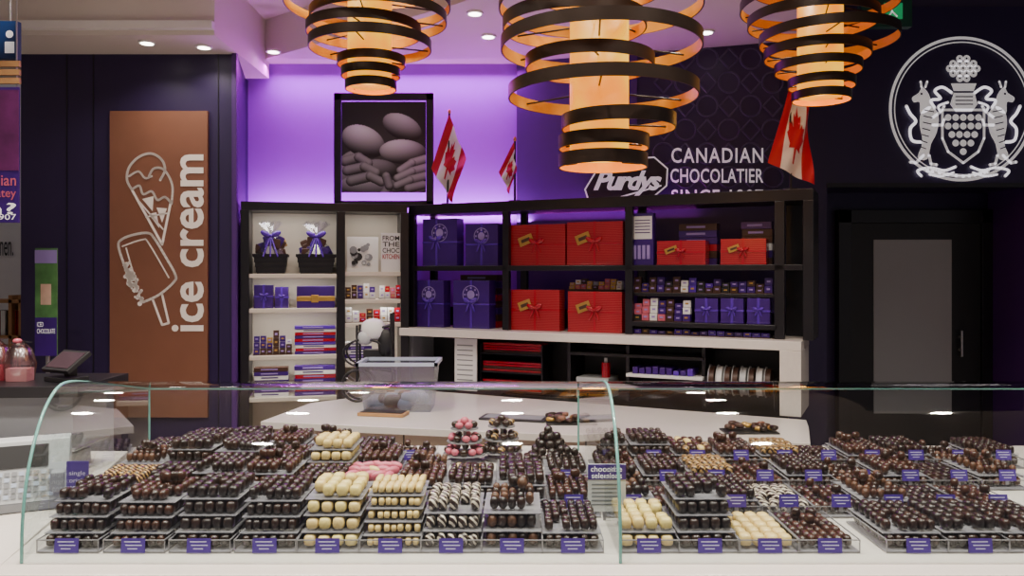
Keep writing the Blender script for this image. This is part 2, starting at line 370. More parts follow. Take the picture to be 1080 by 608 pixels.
# ---------------------------------------------------------------- shelving
TZ=2.1; S2=1.65; CT=1.2
R=Frame((X(433,5.95),5.95),(X(858,4.75),4.75)); L=Frame((X(254,5.62),5.62),(X(430,5.88),5.88))
DEP=.34
b=MB(); b.M=R.M
b.box(-.02,R.L,0,DEP,TZ-.07,TZ,BLK)
for px in (434,533,663): 
    s=R.s(px); b.box(s-.025,s+.025,0,.04,CT,TZ-.07,BLK); b.box(s-.025,s+.025,DEP-.04,DEP,CT,TZ-.07,BLK)
s=R.s(822); b.box(s-.03,s+.03,0,.04,CT,TZ-.07,BLK)
b.box(R.L-.06,R.L,0,DEP,CT,TZ-.07,BLK); b.box(s,R.L,DEP-.03,DEP,CT,TZ-.07,BLK)
b.box(-.02,R.L-.06,0,DEP,S2-.035,S2,BLK)
sa,sb=R.s(665),R.s(820)
S3=1.47; S4=1.285
b.box(sa,sb,.0,DEP,S4-.03,S4,BLK); b.box(sa,sb,.05,DEP,S3-.02,S3,BLK)
b.box(0,R.L-.06,DEP-.01,DEP,CT,1.34,BLK)
b.obj('display_shelf',.003)
b=MB(); b.M=R.M
a0=R.s(416,-.12)+.04; a1=R.s(845,-.12)
b.box(a0,a1,-.12,DEP+.02,CT-.055,CT,QTZ); b.box(a1-.12,a1,-.12,DEP,.762,CT-.055,QTZ)
b.box(a0,a1-.12,DEP-.04,DEP,0,CT-.055,BLKM); b.box(a0,a0+.04,0,DEP,.762,CT-.055,GRY)
for px in (502,600,662,742): 
    s=R.s(px,.02); b.box(s-.012,s+.012,.02,DEP-.04,.762,CT-.055,BLK)
b.box(R.s(600,0),R.s(742,0),0,.25,1.05,1.07,BLK)
b.box(R.s(662,0),R.s(742,0),-.04,.2,.93,.95,PAP)
b.obj('gift_wrap_counter',.003)
b=MB(); b.M=L.M; LD=.3
b.box(0,L.L,0,LD,TZ-.06,TZ,BLK)
for px in (258,359.5,427): s=L.s(px); b.box(s-.03,s+.03,0,LD,0,TZ-.06,BLK)
b.box(0,L.L,LD-.02,LD,0,TZ-.06,CRM)
LZ=[Z(289,5.65),Z(326,5.65),Z(376,5.65),.72,.35]
for z in LZ: b.box(.03,L.s(357),.01,LD-.02,z-.03,z,CRM)
LZ2=[Z(287,5.8),Z(316,5.8),Z(341,5.8),.95,.5]
for z in LZ2: b.box(L.s(362),L.L-.05,.01,LD-.02,z-.03,z,CRM)
b.obj('lit_display_shelf',.003)
# ---------------------------------------------------------------- boxes
def bow(b,c,sz,m):
    for sg in (-1,1):
        b.ell((c[0]+sg*sz*.55,c[1],c[2]+sz*.2),(sz*.6,sz*.25,sz*.32),m,rot=Matrix.Rotation(-sg*.5,3,'Y'))
        b.ell((c[0]+sg*sz*.4,c[1]+.003,c[2]-sz*.7),(sz*.16,sz*.08,sz*.75),m,rot=Matrix.Rotation(-sg*.4,3,'Y'))
    b.ell(c,(sz*.22,sz*.25,sz*.22),m)
def gift(fr,px0,px1,pyt,zb,m,d0=.05,dep=.1,ribbon=None,label=None,crest=False,name='gift_box',rfrac=.5):
    b=MB(); b.M=fr.M; s0=fr.s(px0,d0); s1=fr.s(px1,d0); zt=fr.z(pyt,(px0+px1)/2,d0); w=s1-s0;h=zt-zb
    zb+=.001
    b.box(s0,s1,d0,d0+dep,zb,zt,m)
    if h>.15: b.box(s0-.002,s1+.002,d0-.002,d0+dep*.35,zb+.0,zb+.012,m); 
    if ribbon:
        c=s0+w*rfrac; b.box(c-.008,c+.008,d0-.003,d0+dep+.002,zb,zt+.002,ribbon); b.box(s0-.002,s1+.002,d0-.003,d0+dep,zb+h*.5-.006,zb+h*.5+.006,ribbon)
        bow(b,(c,d0-.015,zb+h*.55),min(w,h)*.15+.01,ribbon)
    if label:
        b.M=fr.M@Matrix.Translation((s0+w*.3,d0-.008,zb+h*.62))@Matrix.Rotation(-.35,4,'Y'); b.box(-w*.13,w*.13,-.004,.001,-h*.11,h*.11,label); b.box(-w*.08,w*.08,-.006,-.004,-h*.04,h*.04,BRNB); b.M=fr.M
    if crest:
        mp=lambda x,y:(x,d0-.004,y)
        cx=s0+w*.5;cz=zb+h*.7;r=w*.22
        b.stroke([(cx+r*math.cos(a*math.pi/12),cz+r*math.sin(a*math.pi/12)) for a in range(24)],.006,mp,PURL,True,cap=False); b.disc(cx,cz,r*.5,mp,PURL,10)
        for a in range(8): b.disc(cx+r*.75*math.cos(a*.785),cz+r*.75*math.sin(a*.785),.008,mp,PURL,6)
    return b.obj(name,.003)
gift(R,446,482,231,S2,PUR,crest=True,ribbon=RIB,rfrac=.4,name='purple_gift_box'); gift(R,491,525,236,S2,PUR,crest=True,ribbon=RIB,name='purple_gift_box')
gift(R,538,596,237,S2,RED,ribbon=REDP,label=GOLD,name='red_gift_box'); gift(R,598,657,234,S2,RED,ribbon=REDP,label=GOLD,name='red_gift_box')
gift(R,693,744,254,S2,RED,dep=.12,ribbon=REDP,label=GOLD,name='red_gift_box'); gift(R,760,808,252,S2,RED,dep=.12,ribbon=REDP,label=GOLD,name='red_gift_box')
def stack(fr,px0,px1,pyt,zb,n,ms,d0,dep=.1,name='stacked_chocolate_boxes'):
    b=MB(); b.M=fr.M; s0=fr.s(px0,d0); s1=fr.s(px1,d0); zt=fr.z(pyt,(px0+px1)/2,d0); h=(zt-zb)/n
    for i in range(n):
        j=random.uniform(-.004,.004); m=ms[i%len(ms)]; z0=zb+.001+i*h; b.box(s0+j,s1+j,d0+j,d0+dep+j,z0,z0+h-.002,m)
        b.box(s0+j+(s1-s0)*.2,s1+j-(s1-s0)*.3,d0+j-.001,d0+j,z0+h*.35,z0+h*.65,PURL if m!=PAP else PUR)
    return b.obj(name)
stack(R,716,756,236,S2,6,[PUR,BRNB,REDP,PUR],.18); stack(R,782,814,234,S2,6,[BRNB,PUR,PAP,BRNB],.18); 
b=MB(); b.M=R.M; s0,s1=R.s(666.5,.05),R.s(689,.05); zt=R.z(225,677,.05); b.box(s0,s1,.05,.11,S2+.001,zt,PUR); b.box(s0+.008,s1-.008,.047,.05,S2+.17,zt-.02,PAP)
for k in range(5): b.box(s0+.02,s1-.02,.045,.047,zt-.05-k*.02,zt-.044-k*.02,PUR)
for k in range(4): b.box(s0+.01+.03*k,s0+.03+.03*k,.046,.05,S2+.04,S2+.13,PURL)
b.obj('price_list_box',.002)
gift(R,437,468,296,CT,PUR,crest=True,ribbon=RIB,name='purple_gift_box'); gift(R,478,516,296,CT,PUR,crest=True,ribbon=RIB,name='purple_gift_box')
gift(R,539,590,306,CT,RED,ribbon=REDP,label=GOLD,name='red_gift_box'); gift(R,599,656,308,CT,RED,ribbon=REDP,label=GOLD,name='red_gift_box')
stack(R,486,524,290,CT,8,[REDP,BRNB,PUR,BRNB],.18)
def candies(fr,px0,px1,zb,n,ms,d0,name,hh=.05,layers=2,p=.35):
    b=MB(); b.M=fr.M; s0=fr.s(px0,d0); s1=fr.s(px1,d0); w=(s1-s0)/n
    b.box(s0,s1,d0-.02,d0+.1,zb+.001,zb+.006,BRNB)
    for i in range(n):
        hs=random.uniform(.7,1.25); z=zb+.006; m=random.choice(ms)
        for l in range(layers):
            if random.random()<.4: m=random.choice(ms)
            h=hh*hs*.9; b.box(s0+i*w+.003,s0+(i+1)*w-.003,d0+l*.012,d0+.06,z,z+h-.003,m)
            b.box(s0+(i+.3)*w,s0+(i+.7)*w,d0-.002+l*.012,d0+l*.012,z+h*.38,z+h*.62,random.choice([PURL,GOLD,PURL])); z+=h
    return b.obj(name)
MIX=[BRNB,PUR,PUR,GOLD,BRNB,BLKM,RIB,PUR,BRNB,GRY,PAP]
b=MB(); b.M=R.M; s0,s1=R.s(599,.18),R.s(656,.18); b.box(s0,s1,.17,.29,CT+.001,CT+.28,BLKM); b.obj('black_riser',.003)
candies(R,600,656,CT+.281,9,[PAP,PKCH,GOLD,BRNB,GRY],.19,'candy_assortment',.035)
candies(R,668,815,S3,17,MIX,.08,'truffle_box_row',.045,2); candies(R,668,728,S4,7,MIX+[PKCH,PAP],.06,'wrapped_candy_display',.045,3)
for a,c in ((733,757),(760,784),(788,812)): gift(R,a,c,315,S4,PUR,ribbon=RIB,d0=.05,name='small_purple_box')
candies(R,668,812,CT,16,[PUR,BRNB,RIB,PUR],.05,'small_truffle_boxes',.035,1)
def basket(px0,px1,zb):
    b=MB(); d=.13; s0,s1=L.s(px0,d),L.s(px1,d); c=(s0+s1)/2; w=(s1-s0)/2; b.M=L.M@Matrix.Translation((c,d,zb+.001))
    vs=[]
    for z,k in ((0,.8),(.14,1)): 
        for sx,sy in ((-1,-1),(1,-1),(1,1),(-1,1)): vs.append((sx*w*k,sy*.09*k,z))
    b.add(vs,[(3,2,1,0),(0,1,5,4),(1,2,6,5),(2,3,7,6),(3,0,4,7)],BLKM)
    for k in range(4): b.box(-w*(.83+.05*k)-.002,w*(.83+.05*k)+.002,-.09*(.83+.05*k)-.003,-.09*(.83+.05*k),.01+k*.035,.03+k*.035,BLK)
    b.box(-w-.004,w+.004,-.096,-.088,.12,.14,BLK); b.box(-w-.004,w+.004,.088,.096,.12,.14,BLK)
    for i in range(20): b.ell((random.uniform(-.75,.75)*w,random.uniform(-.05,.05),.14+random.uniform(0,.1)),(.028,.014,.036),random.choice([PAP,PUR,GOLD,BRNB,PUR,BRNB]),.3,rot=Matrix.Rotation(random.uniform(-.5,.5),3,'Y'),smooth=False)
    for a in range(10):
        an=a*.628; m=CEL
        b.add([(w*.98*math.cos(an),.085*math.sin(an),.13),(w*.98*math.cos(an+.628),.085*math.sin(an+.628),.13),(w*.14*math.cos(an+.628),.02*math.sin(an+.628),.29),(w*.1*math.cos(an),.02*math.sin(an),.285)],[(0,1,2,3)],m)
        b.add([(w*.1*math.cos(an),.02*math.sin(an),.285),(w*.14*math.cos(an+.628),.02*math.sin(an+.628),.29),(w*.75*math.cos(an+.628),.06*math.sin(an+.628),.36),(w*.5*math.cos(an),.05*math.sin(an),.385)],[(0,1,2,3)],m)
    bow(b,(0,-.05,.27),.065,RIB)
    for sg in (-1,1,0): b.tube((0,-.05,.27),(sg*.05,-.1,.12),.006,RIB,6)
    b.obj('gift_basket')
basket(268,304,LZ[0]); basket(313,354,LZ[0])
gift(L,268,288,301,LZ[1],PUR,ribbon=RIB,name='small_purple_box'); gift(L,290,304,303,LZ[1],PUR,ribbon=RIB,d0=.08,name='small_purple_box')
b=MB(); b.M=L.M; s0,s1=L.s(313,.04),L.s(353,.04); zt=L.z(302,330,.04); zb=LZ[1]; b.box(s0,s1,.04,.12,zb+.001,zt,PUR); b.box(s0-.002,s1+.002,.037,.123,zb+.05,zb+.085,GOLD); b.box(s0+.1,s0+.15,.033,.123,zb+.04,zb+.095,GOLD); b.obj('gold_banded_box',.003)
candies(L,267,308,LZ[2],6,[BRNB,PAP,PUR,GOLD,BRNB,PUR],.06,'boxed_chocolate_assortment',.055,3)
stack(L,311,354,344,LZ[2],9,[PUR,REDP,PAP,RIB,REDP],.05)
stack(L,268,304,388,LZ[3],7,[PAP,PUR,BRNB,PUR],.05); stack(L,311,354,386,LZ[3],7,[PUR,REDP,PAP],.05)
b=MB(); b.M=L.M; s0,s1=L.s(366,.1),L.s(399,.1); z0=LZ2[0]+.001; b.box(s0,s1,.1,.115,z0,L.z(250,380,.1),PAP)
for i in range(22): b.disc(random.uniform(s0+.04,s1-.06),random.uniform(z0+.05,z0+.2),random.uniform(.008,.03),lambda x,y,i=i:(x,.096-i*.0003,y),random.choice([GRY,BLKM,LGR,GRY]),9)
b.obj('countertop_print')
b=MB(); b.M=L.M; s0,s1=L.s(402,.04),L.s(424,.04); z0=LZ2[0]+.001; zt=L.z(246,415,.04); b.box(s0,s1,.04,.05,z0,zt,PAP)
mp=lambda x,y:(x,.036,y)
for k,t in enumerate(['FROM','THE','CHOC','KITCHEN']): b.text(t,s0+.01,zt-.02-k*.045,s1-.02,zt-.055-k*.045,mp,BLKM if k<3 else REDP,.01)
b.obj('kitchen_story_sign')
candies(L,364,396,LZ2[1],5,[PAP,PUR,BRNB,PUR],.05,'small_truffle_boxes',.05,2); candies(L,400,423,LZ2[1],4,[REDP,PAP,PKCH],.05,'small_truffle_boxes',.05,2)
candies(L,364,423,LZ2[2],8,[RIB,PAP,BRNB,REDP],.05,'small_truffle_boxes',.05,2); stack(L,364,392,361,LZ2[3],5,[PAP,PUR],.05); 
# ---------------------------------------------------------------- flags
LEAF=[(0,1),(.12,.72),(.3,.8),(.24,.45),(.42,.6),(.46,.5),(.68,.53),(.6,.33),(.72,.26),(.42,.02),(.47,-.1),(.08,-.05),(.06,-.42),(-.06,-.42),(-.08,-.05),(-.47,-.1),(-.42,.02),(-.72,.26),(-.6,.33),(-.68,.53),(-.46,.5),(-.42,.6),(-.24,.45),(-.3,.8),(-.12,.72)]
def flag(HT,HB,FT,FB,pole,Y,zbase,name='canadian_flag'):
    def P(u,v,off=0):
        x=(1-u)*((1-v)*HT[0]+v*HB[0])+u*((1-v)*FT[0]+v*FB[0]); y=(1-u)*((1-v)*HT[1]+v*HB[1])+u*((1-v)*FT[1]+v*FB[1])
        x+=1.5*math.sin(u*9+v*3)*(u)
        yy=Y-.02-.03*math.sin(u*10+v*5)*(.3+u)-off
        return (X(x,Y),yy,Z(y,Y))
    b=MB(); n=36
    for i in range(n):
        for j in range(16):
            u0,u1,v0,v1=i/n,(i+1)/n,j/16,(j+1)/16
            b.add([P(u0,v0),P(u1,v0),P(u1,v1),P(u0,v1)],[(0,1,2,3)],REDF if (u0<.249 or u1>.751) else WHF,True)
    bm=bmesh.new(); f=bm.faces.new([bm.verts.new((p[0],p[1],0)) for p in LEAF]); bmesh.ops.triangulate(bm,faces=[f]); bmesh.ops.subdivide_edges(bm,edges=bm.edges[:],cuts=3,use_grid_fill=True)
    bm.verts.index_update(); vs=[P(.5+v.co.x*.3,.5-(v.co.y-.25)*.55,.006) for v in bm.verts]; b.add(vs,[tuple(v.index for v in f.verts) for f in bm.faces],REDF); bm.free()
    b.tube((X(pole[0],Y),Y,Z(pole[1],Y)),(X(pole[2],Y),Y,zbase),.008,BLKM,8); b.ell((X(pole[0],Y),Y,Z(pole[1],Y)),(.013,.013,.02),GOLD); b.tube((X(pole[2],Y),Y,zbase),(X(pole[2],Y),Y,zbase+.02),.045,BLKM,20)
    b.obj(name)
flag((474,121),(455,178),(491,168),(478,215),(474,118,472),6.05,TZ+.001)
flag((542,150),(526,182),(544,182),(538,206),(543,147,543),5.8,TZ+.001)
flag((831,94),(809,172),(852,118),(857,196),(833,91,834),4.98,TZ+.001)
# ---------------------------------------------------------------- chandeliers
def chand(cx,Y,rings,core,bot,cz):
    b=MB(); x0=X(cx,Y); k=Y/F
    zb=Z(bot,Y); zt=Z(-60,Y); b.lathe((x0,Y,0),[(0.001,zb),(core*k*.95,zb),(core*k,zb+.02),(core*k,zt),(.001,zt)],LAMP,32)
    for (rx,py,r,h) in rings:
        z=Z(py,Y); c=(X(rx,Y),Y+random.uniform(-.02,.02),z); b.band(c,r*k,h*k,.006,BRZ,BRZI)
        for a in (.4,2.5,4.6): b.tube((x0+core*k*math.cos(a)*.9,Y+core*k*math.sin(a)*.9,z),(c[0]+(r*k-.004)*math.cos(a),c[1]+(r*k-.004)*math.sin(a),z),.004,BRZ,6)
    b.band((x0,Y,zt),core*k*1.3,.03,.02,BRZ,BRZ); b.tube((x0,Y,zt),(x0,Y,cz),.012,BRZ); b.tube((x0,Y,cz-.03),(x0,Y,cz),.09,BRZ,24)
    b.obj('ring_chandelier')
    l=bpy.data.lights.new('chandelier_bulb','POINT'); l.color=(1,.45,.06); l.energy=3; l.shadow_soft_size=.05
    o=bpy.data.objects.new('chandelier_bulb',l); o.location=(x0,Y,zb-.08); SC.collection.objects.link(o)
chand(632,3.3,[(632,-46,90,13),(628,-18,75,13),(633,4,107,13),(606,24,76,13),(634,46,106,13),(622,66,68,13),(636,97,100,13),(652,130,60,14),(637,150,48,14),(636,170,47,14)],31,168,3.549)
chand(390,4.2,[(388,-40,70,9),(390,-20,80,9),(388,2,87,10),(399,18,72,10),(384,32,60,10),(391,48,64,10),(391,64,36,9),(391,77,31,9),(391,90,27,9)],23,91,3.549)
chand(865,4.3,[(865,-40,70,9),(860,-18,66,9),(863,4,80,10),(856,22,66,10),(873,40,70,10),(862,56,54,10),(862,72,44,9),(866,88,34,9),(866,102,30,9)],23,102,3.549)
# ---------------------------------------------------------------- low counter
b=MB(); PL=[(-1.42,4.55),(.17,4.2),(1.47,3.97),(1.62,4.4),(1.68,4.6),(-.72,5.8),(-1.0,5.5),(-1.3,5.2)]
b.prism(PL,.72,.76,QTZ); ins=[(-1.36,4.6),(.17,4.26),(1.41,4.04),(1.56,4.4),(1.6,4.58),(-.72,5.7),(-.98,5.42),(-1.24,5.17)]
b.prism(ins,.08,.72,BEI); b.prism([(p[0]*.98,p[1]+.03) for p in ins],0,.08,BLKM)
for (A,B,n) in ((ins[0],ins[1],4),(ins[1],ins[2],4)):
    A=Vector(A);B=Vector(B)
    for i in range(n+1):
        p=A.lerp(B,i/n); b.box(p.x-.004,p.x+.004,p.y-.004,p.y+.01,.1,.71,BRZ)
        if i<n:
            q=A.lerp(B,(i+.75)/n); b.box(q.x-.05,q.x+.05,q.y-.03,q.y-.02,.64,.655,STL); b.box(q.x-.05,q.x-.04,q.y-.02,q.y+.01,.64,.655,STL); b.box(q.x+.04,q.x+.05,q.y-.02,q.y+.01,.64,.655,STL)
b.obj('service_counter',.003)
LZc=.761
b=MB(); b.M=Matrix.Translation((-.69,4.98,LZc))
BINM=glassmat('translucent_bin',(.6,.7,.85),.3,.5,.25)
for sx,sy in ((-1,0),(1,0),(0,-1),(0,1)):
    if sx: b.add([(sx*.2,-.13,0),(sx*.2,.13,0),(sx*.23,.16,.29),(sx*.23,-.16,.29)],[(0,1,2,3)],BINM)
    else: b.add([(-.2,sy*.13,0),(.2,sy*.13,0),(.23,sy*.16,.29),(-.23,sy*.16,.29)],[(0,1,2,3)],BINM)
b.box(-.2,.2,-.13,.13,0,.005,BINM)
RIMM=mat('bin_rim',(.4,.46,.58),.3); b.box(-.245,.245,-.175,-.155,.28,.3,RIMM); b.box(-.245,.245,.155,.175,.28,.3,RIMM); b.box(-.245,-.225,-.175,.175,.28,.3,RIMM); b.box(.225,.245,-.175,.175,.28,.3,RIMM)
for i in range(14): b.ell((random.uniform(-.13,.13),random.uniform(-.08,.08),.04+random.uniform(0,.05)),(.05,.04,.035),random.choice([PAP,LGR,BRNB]),.7)
b.obj('plastic_storage_bin')
b=MB(); b.M=Matrix.Translation((-.9,5.25,LZc))
for yy in (-.05,.05):
    b.path([(-.1+.1*math.cos(a*math.pi/10),yy,.11+.1*math.sin(a*math.pi/10)) for a in range(20)],.009,BLKM,6,True)
    b.path([(-.05+.14*math.cos(a*math.pi/10),yy*1.2,.32+.09*math.sin(a*math.pi/10)) for a in range(20)],.007,BLKM,6,True)
    for a in range(5): b.tube((-.1,yy,.11),(-.1+.1*math.cos(a*1.257),yy,.11+.1*math.sin(a*1.257)),.003,STL,5)
    b.tube((-.1,yy,.1),(-.1,yy,.5),.008,BLKM); b.tube((-.1,yy,.45),(.12,yy,.5),.008,BLKM); b.tube((-.12,yy,.25),(.13,yy,.2),.008,BLKM); b.tube((.13,yy,.2),(.13,yy,.0),.008,BLKM); b.tube((.12,yy,.2),(.12,yy,.58),.009,BLKM)
b.tube((-.1,-.05,.11),(-.1,.05,.11),.008,STL); b.box(-.06,.13,-.05,.05,.21,.34,BLKM)
b.ell((.0,-.02,.47),(.08,.06,.075),PAP,.8); b.ell((-.05,-.03,.42),(.05,.05,.05),LGR,.8); b.ell((.08,-.02,.39),(.05,.05,.1),BLKM,.7)
b.obj('folding_cart')
b=MB(); b.M=Matrix.Translation((-.62,4.72,LZc))@Matrix.Rotation(-.2,4,'Z'); b.box(-.28,.0,-.06,.06,0,.02,WOOD); b.box(-.27,-.01,-.05,.05,.02,.024,BRZ); b.obj('serving_board',.003)
b=MB(); b.M=Matrix.Translation((.1,4.6,LZc))@Matrix.Rotation(-.25,4,'Z'); b.box(-.28,.1,-.08,.08,0,.012,BLKM); b.box(-.26,.08,-.06,.06,.012,.014,GRY); b.obj('rubber_mat',.003)
for (x,y,n) in ((.33,4.5,'wrapped_bonbons'),(1.25,4.25,'wrapped_bonbons')):
    b=MB(); b.M=Matrix.Translation((x,y,LZc)); b.box(-.14,.14,-.07,.07,0,.008,BLKM)
    for i in range(26): b.ell((random.uniform(-.12,.12),random.uniform(-.05,.05),.02+random.uniform(0,.025)),(.025,.018,.013),random.choice([BRNB,GOLD,MKCH,BRZ,COP]),.7,rot=Matrix.Rotation(random.random()*3,3,'Z'))
    b.obj(n)
b=MB(); b.M=R.M; s0=R.s(508,.06); s1=R.s(574,.06)
for k in range(3): b.box(s0,s1,.03,.2,.765+k*.13,.775+k*.13,BLK)
for k in range(3):
    for i in range(4): b.box(s0+.015+k*.002,s1-.02,.05,.18,.776+k*.13+i*.018,.79+k*.13+i*.018,[REDP,RED,BRNB,REDP][(i+k)%4])
b.box(s0,s0+.01,.03,.2,.762,1.1,BLK); b.box(s1-.01,s1,.03,.2,.762,1.1,BLK); b.obj('red_gift_wrap_rack')
b=MB(); b.M=R.M; s0=R.s(481,-.0); s1=R.s(504,-.0); b.box(s0,s1,-.02,-.01,.762,1.13,PAP)
for k in range(8): b.box(s0+.02,s1-.03,-.022,-.02,1.08-k*.035,1.088-k*.035,GRY)
b.obj('instruction_sheet')
b=MB(); b.M=R.M
for i,m in enumerate([BRNB,PAP,BRNB,BRNB,LGR,BRNB,PAP,BRNB]):
    s=R.s(750,.06)+i*.048; b.tube((s,.06,.93),(s+.03,.06,.93),.085,m,28); b.tube((s-.004,.06,.93),(s,.06,.93),.095,LGR,28)
s=R.s(750,.06); b.tube((s-.02,.06,.93),(s+.38,.06,.93),.012,STL); b.box(s-.03,s-.02,.0,.12,.762,.95,BLK); b.box(s+.38,s+.39,.0,.12,.762,.95,BLK)
b.obj('ribbon_spool_rack')
b=MB(); b.M=R.M; s0=R.s(668,0); s1=R.s(738,0)
for i in range(9): 
    t=s0+(s1-s0-.03)*i/9; b.box(t,t+.035,-.02,.15,.951,.975+random.uniform(0,.03),random.choice([PUR,RIB,PUR]))
b.obj('folded_purple_boxes',.002)
b=MB(); b.M=R.M; s0=R.s(606,0); s1=R.s(640,0); b.box(s0,s1,.03,.25,.762,.9,LGR); b.box(s0+.02,s1-.02,.0,.03,.78,.85,BLKM)
b.tube((s1-.04,.1,.9),(s1-.04,.1,1.0),.03,REDP); b.tube((s1-.04,.1,1.0),(s1-.04,.1,1.03),.012,PAP); b.obj('label_printer',.004)
# ---------------------------------------------------------------- display case
DZ=.85; XR=2.9
def xe(Y): return -1.27-(Y-2.1)*.2
prof=[(2.08,DZ),(2.085,.95),(2.11,1.05),(2.16,1.14),(2.23,1.215),(2.32,1.262),(2.42,1.272),(2.6,1.247),(3.0,1.18),(3.4,1.11)]
par=bpy.data.objects.new('chocolate_display_case',None); SC.collection.objects.link(par)
b=MB(); b.prism([(-1.3,2.0),(XR,2.0),(XR,3.5),(-1.6,3.5)],DZ-.05,DZ-.001,QTZ); b.prism([(-1.25,2.06),(XR,2.06),(XR,3.45),(-1.55,3.45)],.1,DZ-.05,WHT); b.prism([(-1.2,2.1),(XR,2.1),(XR,3.4),(-1.5,3.4)],0,.1,BLKM); b.obj('counter_base',.003,par)
PF=sp(prof,False,4)
b=MB()
for (xa,xb) in ((None,.276),(.284,XR)):
    vs=[]
    for (y,z) in PF: vs+=[((xe(y) if xa is None else xa),y,z),(xb,y,z)]
    b.add(vs,[(2*i,2*i+1,2*i+3,2*i+2) for i in range(len(PF)-1)],GLS,True)
    b.tube(vs[-2],vs[-1],.004,EDGE,6); 
for fx in (xe,lambda y:.28):
    pts=[(fx(y),y,z) for y,z in PF]+[(fx(3.4),3.4,DZ)]
    b.add(pts,[tuple(range(len(pts)))],GLS); b.path([(fx(y),y,z) for y,z in PF],.0045,EDGE,6); b.tube(pts[-2],pts[-1],.004,EDGE,6)
b.obj('curved_glass',0,par)
CACHE={}
TW=.158
def tray(kind,layers,lab=0,variant=0):
    key=(kind,layers,lab,variant)
    if key in CACHE: return CACHE[key]
    b=MB(); D=.26; w=TW
    spec={'dark':(6,7,.6,[DKCH,DKCH,DKCH2],.031),'bitter':(5,6,.5,[DKCH2,DKCH2,DKCH],.033),'milk':(6,7,.65,[MKCH,DKCH,MKCH],.03),'ball':(5,6,1.0,[DKCH,DKCH2],.034),
          'cream':(4,6,.55,[CRCH],.033),'yellow':(4,6,.6,[YLCH,CRCH],.033),'logs':(7,2,.5,[CRCH],.024),'stripe':(5,5,.6,[STCH],.036),'drizzle':(6,3,.5,[DRZ],.03),
          'cluster':(5,6,.9,[DKCH2,DKCH,NUTC],.036),'pink':(5,5,.9,[PKCH,PKCH,CRCH],.034),'nut':(6,6,.8,[MKCH,NUTC,DKCH],.03),'mixed':(5,5,.6,[MKCH,DKCH,CRCH,MKCH,DRZ],.032)}[kind]
    nx,ny,p,ms,lh=spec
    for l in range(layers):
        yb=.012+l*.022; z=.008+l*(lh+.006); dd=D-yb
        if l:
            b.box(-w/2,w/2,yb-.008,D,z-.004,z-.002,AEDG); b.box(-w/2,w/2,yb-.009,yb-.007,z-.004,z+.009,ACR)
        inset=.006+(.006*l if kind in('nut','cluster','ball') else 0)
        nyy=max(2,int(ny*dd/D)) if ny>3 else ny
        for i in range(nx):
            for j in range(nyy):
                if l==layers-1 and j<nyy-1 and random.random()<.1: continue
                px=w-2*inset; cw=px/nx; cd=(dd-.01)/nyy
                jit=.0 if p<.58 else .002
                rz=random.uniform(-.12,.12) if p<.8 else random.random()*3
                sc=random.uniform(.9,.99)
                r=(cw*.48*sc,cd*.48*sc,lh*.5*random.uniform(.88,1.04))
                if kind in('cluster','nut','ball'): r=(min(cw,cd)*.52*sc,)*2+(lh*.5,)
                b.ell((-px/2+(i+.5)*cw+random.uniform(-jit,jit),yb+(j+.5)*cd,z+r[2]),r,random.choice(ms),p,rot=Matrix.Rotation(rz,3,'Z'))
    if kind in('nut','cluster','ball','milk'):
        z=.008+layers*(lh+.004)
        for i in range(random.randint(2,5)):
            b.ell((random.uniform(-.045,.045),random.uniform(.09+.02*layers,.2),z+lh*.42),(w/nx*.46,.016,lh*.48),random.choice(ms),p,rot=Matrix.Rotation(random.random()*3,3,'Z'))
    h=.034
    b.add([(-w/2-.003,0,0),(w/2+.003,0,0),(w/2+.003,-.004,h),(-w/2-.003,-.004,h)],[(0,1,2,3)],ACR)
    for sx in (-1,1): b.add([(sx*(w/2+.003),0,0),(sx*(w/2+.003),D,0),(sx*(w/2+.003),D,h),(sx*(w/2+.003),-.004,h)],[(0,1,2,3)],ACR); b.box(sx*(w/2+.003)-.001,sx*(w/2+.003)+.001,-.004,D,h-.001,h+.002,AEDG); b.box(sx*(w/2+.003)-.001,sx*(w/2+.003)+.001,-.005,-.002,0,h,AEDG)
    b.box(-w/2-.004,w/2+.004,-.006,-.003,h-.001,h+.0015,AEDG); b.box(-w/2-.004,w/2+.004,-.003,D,0,.003,AEDG)
    zl=.002 if lab==0 else .034
    lw=.032 if lab==0 else .029
    b.add([(-lw,-.012,zl),(lw,-.012,zl),(lw,-.007,zl+.038),(-lw,-.007,zl+.038),(-lw,-.008,zl),(lw,-.008,zl)],[(0,1,2,3),(4,5,2,3),(0,1,5,4)],LABEL)
    for k,(a,c) in enumerate(((-.024,.02),(-.02,.024),(-.014,.012))):
        z=zl+.029-k*.009; y=-.0125+(z-zl)*.13
        b.add([(a,y-.0003,z-.0013),(c,y-.0003,z-.0013),(c,y,z+.0013),(a,y,z+.0013)],[(0,1,2,3)],LTXT)
    if lab: b.box(-.006,.006,-.008,-.0055,.02,zl+.004,AEDG)
    me=b.mesh('tray_'+kind); CACHE[key]=me; return me
def put(px,Y,kind,layers,lab=0):
    o=bpy.data.objects.new('chocolate_tray',tray(kind,layers,lab,random.randint(0,1))); SC.collection.objects.link(o)
    o.location=(X(px,Y),Y,DZ+.0005); o.rotation_euler=(0,0,random.uniform(-.012,.012))
YA,YB,YC,YD=2.16,2.47,2.78,3.09
for px,k,l in ((72,'dark',4),(142,'milk',4),(211,'bitter',4),(280,'dark',4),(346,'yellow',4),(412,'logs',5),(476,'stripe',3),(540,'cluster',3),(604,'dark',2),(684,'yellow',2),(748,'bitter',4),(811,'cream',1),(874,'milk',1),(967,'dark',2),(1032,'bitter',2),(1096,'dark',2)): put(px,YA,k,l)
def row(Y,start,step,kinds,lab=1):
    for i,kk in enumerate(kinds.split()):
        if kk=='-': continue
        k,l=kk.split(':'); put(start+i*step,Y,k,int(l),lab)
